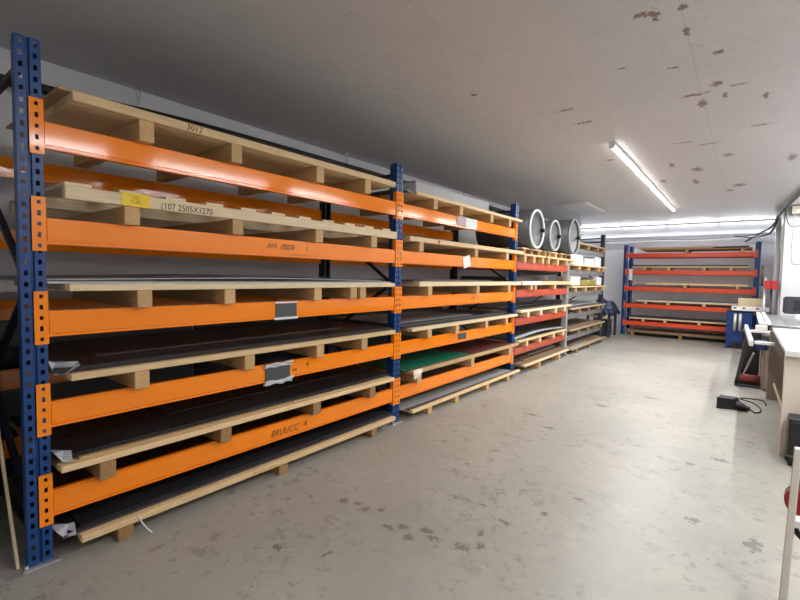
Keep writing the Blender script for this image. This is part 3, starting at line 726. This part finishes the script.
# --- far rack
def pallet_far(label, x0, x1, zb, bearers, m_rail=M_wood, hb=.07, hd=.035, hx=.07):
    t = thing('timber_pallet', label, 'pallet', ((x0+x1)/2, YD+.4, zb))
    for b in bearers: MB().box(b-hx/2, b+hx/2, YD-.03, YD+.78, zb, zb+hb, .003).build('bearer', M_woodx if zb > .1 else M_woodd, t)
    for k in range(4): MB().box(x0+rnd.uniform(0, .01), x1, YD-.04+k*.205, YD+.155+k*.205, zb+hb, zb+hb+hd, .003).build('deck_board' if k else 'front_rail', m_rail, t)
    return zb+hb+hd
zz = [z+.11 for z in ZBD]
w6 = ['top level', 'second level', 'third level', 'fourth level', 'lowest beam', 'floor']
fl = [(-2.25, .06, [-1.24, -.12], M_woodd), (-2.46, .02, [-2.16, -1.62, -.86, -.32], M_wood), (-2.12, .03, [-1.24, -.18], M_wood), (-2.32, .05, [-2.11, -1.59, -.82], M_woodp), (-2.49, .0, [-2.15, -1.64, -.90], M_woodp)]
FZ = []
for k, (a, b, br, mr) in enumerate(fl): FZ.append(pallet_far('pallet on the %s of the far wall rack' % w6[k], a, b, zz[k], br, mr))
FZ.append(pallet_far('pallet on the floor beneath the far wall rack', -2.53, .05, 0, [-2.39, -1.29, -.3], M_woodd, hb=.10))
def far_sheet(word, where, m_, x0, x1, z, th, off=0.): 
    sheet('board_sheet', word+' sheet on '+where+' of the far wall rack', m_, x1, x0, YD-.02+off, YD+.7, z, th, n=2)
far_sheet('buff', 'the top level', M_ply, -2.3, -.7, FZ[0], .03); far_sheet('light grey', 'the top level', M_gsheet, -2.35, .0, FZ[0]+.0305, .014)
far_sheet('black', 'the second level', M_blk, -2.5, .0, FZ[1], .035)
far_sheet('thin plywood', 'the third level', M_ply, -2.5, -.1, FZ[2], .014)
far_sheet('dull grey', 'the fourth level', M_gsheet, -2.45, -.1, FZ[3], .016)
far_sheet('dark brown', 'the lowest beam', M_dbrown, -2.52, -.1, FZ[4], .018)
far_sheet('brown', 'the floor pallet', M_brown, -2.55, .0, FZ[5], .02)

# ------------------------------------------------------------------ corner between the racks: tarpaulin heap over a crate
ct = thing('timber_crate', 'low timber crate in the corner under a blue tarpaulin', 'crate', (-2.98, 12.75, 0))
for x, y in ((-3.3, 12.4), (-2.78, 12.4), (-3.3, 13.1), (-2.78, 13.1)): MB().box(x-.03, x+.03, y-.03, y+.03, 0, .62, .003).build('leg', M_darkst, ct)
for k in range(5): MB().box(-3.36, -2.72, 12.36+k*.155, 12.50+k*.155, .62, .65, .003).build('top_board', M_wood, ct)
MB().box(-3.33, -2.75, 12.375, 12.395, .50, .60, .002).build('rail', M_wood, ct)
bn = thing('storage_bin', 'dark storage bin on the floor under the crate top', 'bin', (-3.02, 12.72, 0))
MB().box(-3.22, -2.84, 12.45, 13.0, .0, .40, .02, seg=2).build('bin_body', M_darkst, bn)
MB().box(-3.24, -2.82, 12.43, 13.02, .40, .43, .008).build('bin_lid', M_black, bn)
bm = bmesh.new(); n = 22
g = [[None]*(n+1) for _ in range(n+1)]
for i in range(n+1):
    for j in range(n+1):
        a, b = i/n, j/n
        hh = .30*math.sin(PI*a)**.6*math.sin(PI*b)**.6+.035*math.sin(13*a+5*b)+.03*math.sin(9*b-7*a+1)+rnd.uniform(-.012, .012)
        edge = min(a, 1-a, b, 1-b) < .01
        g[i][j] = bm.verts.new((-3.40+.72*a, 12.32+.88*b, (.658+max(0, hh)) if not edge else .655-.10*abs(math.sin(11*a+8*b))))
for i in range(n):
    for j in range(n):
        f = bm.faces.new((g[i][j], g[i+1][j], g[i+1][j+1], g[i][j+1])); f.smooth = True
for v in bm.verts: v.co -= Vector((-3.04, 12.76, .65))
me = bpy.data.meshes.new('tarpaulin'); bm.to_mesh(me); bm.free(); me.materials.append(M_tarp)
o = bpy.data.objects.new('tarpaulin', me); o.location = (-3.04, 12.76, .65); COL.objects.link(o)
s = o.modifiers.new('t', 'SOLIDIFY'); s.thickness = .006; s.offset = 1
tag(o, 'crumpled blue tarpaulin heaped on the corner crate', 'tarpaulin')

# ------------------------------------------------------------------ left side extras
t = tag(MB().bar((-2.795, .528, 0.004), (-3.30, .495, 1.30), .016, .014, .002).build('timber_batten', M_woodp, origin=(-2.8, .52, 0)), 'thin bare timber batten leaning against the end of the nearest bay', 'batten')
o = tag(MB().tube([(-4.06, -.8, 2.76), (-4.06, .8, 2.785), (-4.06, 2, 2.845), (-4.06, 3.5, 2.865), (-4.06, 6, 2.87), (-4.06, 9, 2.87), (-4.06, 12, 2.86), (-4.06, 14.1, 2.86)], .035, 10, 4).build('wall_pipe', M_black, origin=(-4.06, 6, 2.8)), 'black pipe hung close to the left wall above the racks', 'pipe')
for i, (x, y) in enumerate([(-4.06, 1.62), (-4.06, 4.06), (-4.06, 7.0)]):
    mb = MB(); mb.tube([(x, y-.03, ZC), (x, y-.012, 2.95), (x, y, 2.885)], .005, 5, 3); mb.tube([(x, y+.03, ZC), (x, y+.012, 2.95), (x, y, 2.885)], .005, 5, 3)
    tag(mb.build('hanger_wire', M_galv, origin=(x, y, ZC)), 'V-shaped wire hanger on the ceiling, %s along the black pipe' % ['nearest', 'second', 'third'][i], 'hanger', 'wire hangers of the black pipe')
tag(MB().tube([(-4.1, YE-.03, 2.66), (-3.2, YE-.035, 2.63), (-2.0, YE-.03, 2.64), (-1, YE-.03, 2.62), (-.2, YE-.035, 2.66), (.2, YE-.05, 2.72), (.42, YE-.05, 2.70)], .016, 8, 5).build('wall_cable', M_grey, origin=(-1.8, YE, 2.64)), 'grey cable running along the far wall above the rack', 'cable')

for i in range(5):  # unseen dark sheets added to keep light out of the near rack end
    y = .02+.055*i
    o = tag(MB().box(-4.1, -2.86-.03*(i % 2), y, y+.02, .0, [1.35, 1.32, 1.38, 1.30, 1.36][i], .002).build('board_sheet', [M_blk, M_char, M_dbrown, M_blk, M_blk][i], origin=(-3.5, y, 0)),
            '%s dark sheet added out of view to shade the nearest bay' % ['first', 'second', 'third', 'fourth', 'fifth'][i], 'sheet', 'dark sheets standing on edge at the rack end')

for k, (a, b, lab) in enumerate([(-.2, 2.1, 'behind the near half of the nearest bay'), (2.13, 4.3, 'behind the blue upright between the orange bays'), (4.33, 6.5, 'behind the second orange bay')]):  # dark sheets added so the wall behind the lower levels reads dark
    tag(MB().box(-4.17, -4.13, a, b, 0, 1.22-.02*k, .003).build('board_sheet', [M_char, M_blk, M_char][k], origin=(-4.15, (a+b)/2, 0)), 'tall dark sheet standing against the wall '+lab, 'sheet')

# ------------------------------------------------------------------ right side: pipe, cables, fittings
t = thing('wall_pipe', 'white vertical pipe down the right wall corner beside the far rack', 'pipe', (.50, 13.0, 0))
MB().cyl((.49, 13.0, 0), (.49, 13.0, 2.93), .045, 16).build('pipe_run', M_white, t)
for z in (.9, 1.8, 2.7): MB().box(.44, .548, 12.98, 13.02, z, z+.03, .003).build('pipe_clip', M_galv, t)
CABLES = [('bundled black cables', [(.93, 5.9, 3.0), (.80, 7.6, 2.99), (.66, 9.6, 3.0), (.53, 11.4, 2.98), (.46, 12.4, 2.94)], .032, 'thick black cable running along the ceiling on the right'),
 ('cable', [(.90, 5.9, 2.97), (.76, 7.7, 2.93), (.62, 9.6, 2.97), (.48, 11.6, 2.93), (.44, 12.7, 2.86)], .014, 'thin dark cable beneath the thick ceiling cable'),
 ('cable', [(.46, 12.5, 2.90), (.36, 12.9, 2.62), (.10, 13.4, 2.56), (-.1, 14.0, 2.62), (-.3, 14.2, 2.66)], .020, 'black cable looping down to the top of the far rack'),
 ('cable', [(.45, 12.5, 2.92), (.38, 12.8, 2.75), (.22, 13.2, 2.66), (-.08, 13.9, 2.50)], .020, 'second black cable drooping onto the far rack'),
 ('cable', [(.53, 11.6, 2.95), (.56, 11.7, 2.75), (.64, 11.8, 2.62), (.78, 11.82, 2.66), (.9, 11.84, 2.9)], .008, 'thin cable hanging in a loop against the right wall'),
 ('cable', [(.74, 9.2, 3.0), (.71, 9.4, 2.5), (.76, 9.3, 2.1), (.70, 9.3, 1.7), (.75, 9.2, 1.3), (.73, 9.0, .93)], .018, 'wavy black cable hanging from ceiling to the saw table'),
 ('cable', [(.66, 11.5, 2.9), (.65, 11.6, 2.2), (.67, 11.6, 1.9), (.74, 11.5, 1.86), (.9, 11.4, 1.88)], .007, 'thin grey cable with a bend on the right wall'),
 ('cable', [(.80, 8.9, 3.02), (.79, 8.9, 2.7), (.82, 8.9, 2.4), (.80, 8.9, 2.15), (.84, 8.9, 2.05)], .02, 'blue hose end hanging beside the wavy black cable')]
M_hose = mat('blue_hose', srgb(50,84,170), .45)
for nm, pts, r_, lab in CABLES:
    tag(MB().tube(pts, r_, 7, 6).build('cable', M_grey if 'grey' in lab else (M_hose if 'hose' in lab else M_black), origin=pts[0]), lab, 'hose' if 'hose' in lab else 'cable')
t = thing('junction_box', 'beige box high on the right wall under the ceiling', 'box', (.75, 11.85, 2.85))
MB().box(.62, .86, 11.74, 11.9, 2.86, 3.03, .008).build('box_body', M_taupe, t); MB().box(.63, .85, 11.73, 11.742, 2.87, 3.02, .003).build('box_cover', M_beige, t)

# drill head: red twin housings on a column
t = thing('pillar_drill', 'red twin-headed machine on a grey column beside the far rack', 'machine', (.36, 12.05, 0))
MB().box(.20, .50, 11.95, 12.25, 0, .05, .008).build('base', M_darkst, t)
MB().cyl((.30, 12.14, .05), (.30, 12.14, 1.60), .028, 14).build('column', M_galv, t)
MB().cyl((.41, 12.14, .05), (.41, 12.14, 1.40), .018, 12).build('column', M_darkst, t)
for x in (.285, .395): 
    hd_ = MB().box(x, x+.105, 11.98, 12.20, 1.36, 1.54, .012, seg=2).build('head_cover', M_red, t)
    MB().cyl((x+.052, 12.06, 1.34), (x+.052, 12.06, 1.36), .035, 14).build('white_collar', M_white, hd_)
o = MB().cyl((.25, 12.14, 1.45), (.245, 12.14, 1.86), .020, 10).build('feed_lever', M_maroon, t)
MB().box(.18, .32, 12.12, 12.16, 1.42, 1.46, .004).build('lever_bracket', M_darkst, t)

# blue machine cabinet with white beam
t = thing('machine_cabinet', 'blue steel machine cabinet with a white slotted beam across its top', 'machine', (-.08, 12.6, 0))
cb_ = MB().box(-.33, .13, 12.42, 12.9, .12, .84, .012).build('cabinet_body', M_mblue, t)
MB().box(-.27, .09, 12.41, 12.42, .17, .55, .004).build('door', M_mblue, cb_)
for x, y in ((-.30, 12.45), (.10, 12.45), (-.30, 12.87), (.10, 12.87)): MB().box(x-.03, x+.03, y-.03, y+.03, 0, .12, .004).build('leg', M_mblue, t)
be = MB().box(-.25, .43, 12.34, 12.46, .865, .965, .012).build('white_beam', M_white, t)
for x in (-.19, -.03, .20): MB().box(x-.028, x+.028, 12.336, 12.342, .912, .942, .002).build('slot', M_darkst, be)
MB().box(-.34, .34, 12.42, 12.92, .84, .865, .005).build('table_plate', M_darkst, t)
for x in (-.175, -.085):
    c = MB().cyl((x, 12.34, .42), (x, 12.34, .80), .032, 16).build('gas_spring', M_galv, t)
    MB().cyl((x, 12.34, .80), (x, 12.34, .84), .014, 10).build('rod', M_darkst, c)
o = tag(MB().box(-.14, .31, 12.62, 12.65, .8655, 1.14, .003).build('offcut_board', M_woodp, origin=(.08, 12.63, .87)), 'light plywood offcut standing on the blue machine cabinet', 'board')

# panel saw
t = thing('panel_saw', 'sliding table panel saw with iron table and white outrigger frame', 'machine', (.4, 8.9, 0))
MB().box(.22, .85, 7.9, 9.9, .0, .60, .02, seg=2).build('saw_base', M_taupe, t)
MB().box(.20, .87, 7.85, 10.2, .60, .78, .012).build('upper_body', M_darkst, t)
tb = MB().box(.32, .92, 8.6, 11.4, .83, .87, .006).build('iron_table', M_iron, t)
MB().box(.50, .506, 8.7, 10.6, .870, .872).build('mitre_slot', M_black, tb); MB().box(.70, .706, 8.7, 10.6, .870, .872).build('mitre_slot', M_black, tb)
MB().box(.30, .92, 8.45, 10.2, .78, .83, .005).build('table_apron', M_darkst, t)
sb = MB().box(.17, .315, 8.65, 11.6, .855, .90, .008).build('sliding_beam', M_white, t)
MB().box(.235, .25, 8.7, 11.55, .8995, .902).build('groove', M_darkst, sb)
MB().box(.18, .305, 8.7, 11.5, .78, .855, .004).build('beam_carrier', M_darkst, sb)
of = MB().bar((.018, 8.7, .81), (.070, 6.42, .81), .075, .04, .008).build('outrigger_bar', M_white, t)
MB().bar((.022, 8.5, .8305), (.066, 6.6, .8305), .014, .003).build('scale_strip', M_darkst, of)
MB().box(.10, .283, 6.60, 6.65, .78, .815, .005).build('outrigger_bar', M_white, t)
MB().box(.07, .30, 8.10, 8.16, .78, .815, .005).build('outrigger_bar', M_white, t)
MB().box(.12, .25, 7.9, 8.02, .80, .90, .006).build('stop_block', M_white, t)
for a in (7.0, 7.35, 7.7):
    MB().bar((.03, a, .78), (-.06+.03*(a-7), a+1.05, .04), .03, .04, .003).build('support_leg', M_black, t)
MB().box(-.08, .24, 8.0, 8.5, 0, .03, .004).build('foot_plate', M_darkst, t)
MB().box(-.02, .20, 8.55, 8.9, .03, .76, .01).build('hose_housing', M_black, t)  # dark back panel added to fill the black space behind the legs
MB().cyl((-.04, 8.12, .105), (.21, 8.12, .105), .065, 16).build('motor', mat('dull_red_casting', srgb(126,54,52), .5), t)
mb = MB().cyl((-.055, 8.12, .105), (-.04, 8.12, .105), .05, 14).build('motor_cap', M_darkst, t)
MB().box(.13, .24, 7.25, 7.35, .64, .76, .01).build('control_box', mat('navy_plastic', srgb(34,36,92), .4), t)
MB().bar((.02, 8.3, .12), (.12, 8.0, .5), .02, .02).build('link_rod', M_galv, t)

gh = MB().box(.52, 1.1, 10.3, 10.5, .96, 1.26, .02, seg=2).build('guard_hood', M_darkst, t)
MB().box(.66, .74, 10.29, 10.302, 1.02, 1.2, .003).build('guard_window', M_black, gh)
MB().bar((.74, 10.25, .88), (.95, 10.25, 1.20), .03, .03, .004).build('guard_arm', M_white, t)
MB().box(.68, .80, 10.2, 10.3, .87, .96, .005).build('guard_bracket', M_white, t)

# white bench in front of the saw
t = thing('work_bench', 'bench with a wide white laminate top and scuffed beige end panel', 'bench', (.8, 6.1, 0))
tp = MB().box(.285, 1.35, 4.97, 7.45, .885, .922, .006).build('worktop', M_lav, t)
MB().box(.282, 1.35, 4.962, 4.972, .880, .926, .002).build('edge_strip', M_white, tp)
MB().box(.285, 1.30, 5.02, 5.06, 0, .885, .004).build('end_panel', M_beige, t)
MB().box(.26, 1.30, 7.38, 7.42, 0, .885, .004).build('far_panel', M_taupe, t)
MB().box(1.26, 1.30, 5.06, 7.38, 0, .885, .004).build('back_panel', M_taupe, t)
MB().box(.30, .36, 4.985, 5.02, 0, .012, .002).build('foot', M_galv, t)
# things on and around it
t = thing('speaker_box', 'black upright box standing on floor against the beige bench end', 'box', (.43, 4.9, 0))
MB().box(.325, .54, 4.78, 4.98, .015, .40, .012).build('box_body', M_black, t); MB().box(.335, .53, 4.772, 4.78, .04, .37, .003).build('front_grille', M_black, t)
for x in (.345, .52):
    for y in (4.81, 4.95): MB().cyl((x, y, 0), (x, y, .016), .012, 8).build('foot', M_black, t)
o = tag(MB().bar((.40, 7.12-.33, 0.01), (.315, 7.12-.03, .26), .03, .012).build('timber_stick', M_woodp, origin=(.4, 6.8, 0)), 'short pale stick leaning under the white bench', 'stick')

# foot pedal with cable
t = thing('foot_pedal', 'black foot pedal switch with trailing cable on the aisle floor', 'pedal', (-.1, 6.6, 0))
import mathutils
def wedge(pts0, pts1):
    bm = bmesh.new(); A = [bm.verts.new(p) for p in pts0]; B = [bm.verts.new(p) for p in pts1]
    bm.faces.new(A); bm.faces.new(B[::-1])
    for i in range(len(A)): bm.faces.new((A[i], A[(i+1) % len(A)], B[(i+1) % len(A)], B[i]))
    bmesh.ops.bevel(bm, geom=list(bm.edges), offset=.006, segments=1, affect='EDGES')
    m_ = MB(); m_.bm.free(); m_.bm = bm; return m_
prof = [(-.22, .0), (.07, .0), (.07, .035), (-.02, .05), (-.05, .13), (-.22, .135)]
wedge([(x, 6.42+.10*(x+.22)/.29, z) for x, z in prof], [(x+.03, 6.60+.02*(x+.22)/.29, z) for x, z in prof]).build('housing', M_black, t)
wedge([(x, 6.44, z) for x, z in [(-.045, .06), (.04, .045), (.045, .055), (-.04, .10)]], [(x+.02, 6.57, z) for x, z in [(-.045, .06), (.04, .045), (.045, .055), (-.04, .10)]]).build('treadle', M_darkst, t)
MB().tube([(.09, 6.55, .03), (.14, 6.47, .008), (.19, 6.56, .007), (.19, 6.75, .007), (.12, 7.0, .007), (-.0, 7.12, .007), (.05, 7.2, .007), (.2, 7.22, .007), (.24, 7.15, .007), (.25, 6.95, .007)], .007, 7, 6).build('cable', M_black, t)

# floor stand at the right edge
M_stand_shade = mat('shade_greyed_white_paint', srgb(196,190,180), .5, var=.08, scale=12)  # white paint greyed, partly to put shade into the leg's colour
t = thing('trestle_stand', 'grey metal trestle leg with a black strap at the right edge foreground', 'stand', (.19, 2.45, 0))
lg = MB().bar((.168, 2.30, .0), (.212, 2.60, .77), .026, .026, .003).build('leg', M_stand_shade, t)
MB().cyl((.168, 2.585, .725), (.215, 2.585, .725), .012, 12).build('knob', M_black, lg)
MB().bar((.52, 2.30, .0), (.48, 2.60, .77), .026, .026, .003).build('leg', M_white, t)
MB().bar((.20, 2.60, .76), (.50, 2.60, .76), .03, .03, .003).build('cross_bar', M_white, t)
MB().box(.20, .50, 2.50, 2.56, .455, .49, .004).build('shelf_bar', M_white, t)
MB().tube([(.215, 2.55, .45), (.222, 2.53, .425), (.27, 2.50, .40), (.36, 2.49, .39), (.46, 2.52, .41), (.49, 2.55, .45)], .012, 8, 5).build('strap', M_black, t)
t = thing('cable_reel', 'dark red reel hanging just behind the trestle leg', 'reel', (.24, 2.72, .42))
MB().cyl((.245, 2.70, .49), (.245, 2.76, .49), .060, 28).build('reel_side', mat('dark_red_enamel', srgb(150,26,34), .4), t)
MB().cyl((.24, 2.76, .49), (.24, 2.80, .49), .05, 24).build('reel_core', M_black, t)
MB().bar((.24, 2.78, .54), (.24, 2.62, .75), .008, .008).build('hook', M_galv, t)

# tidy: names of top-level duplicates keep Blender suffixes; done
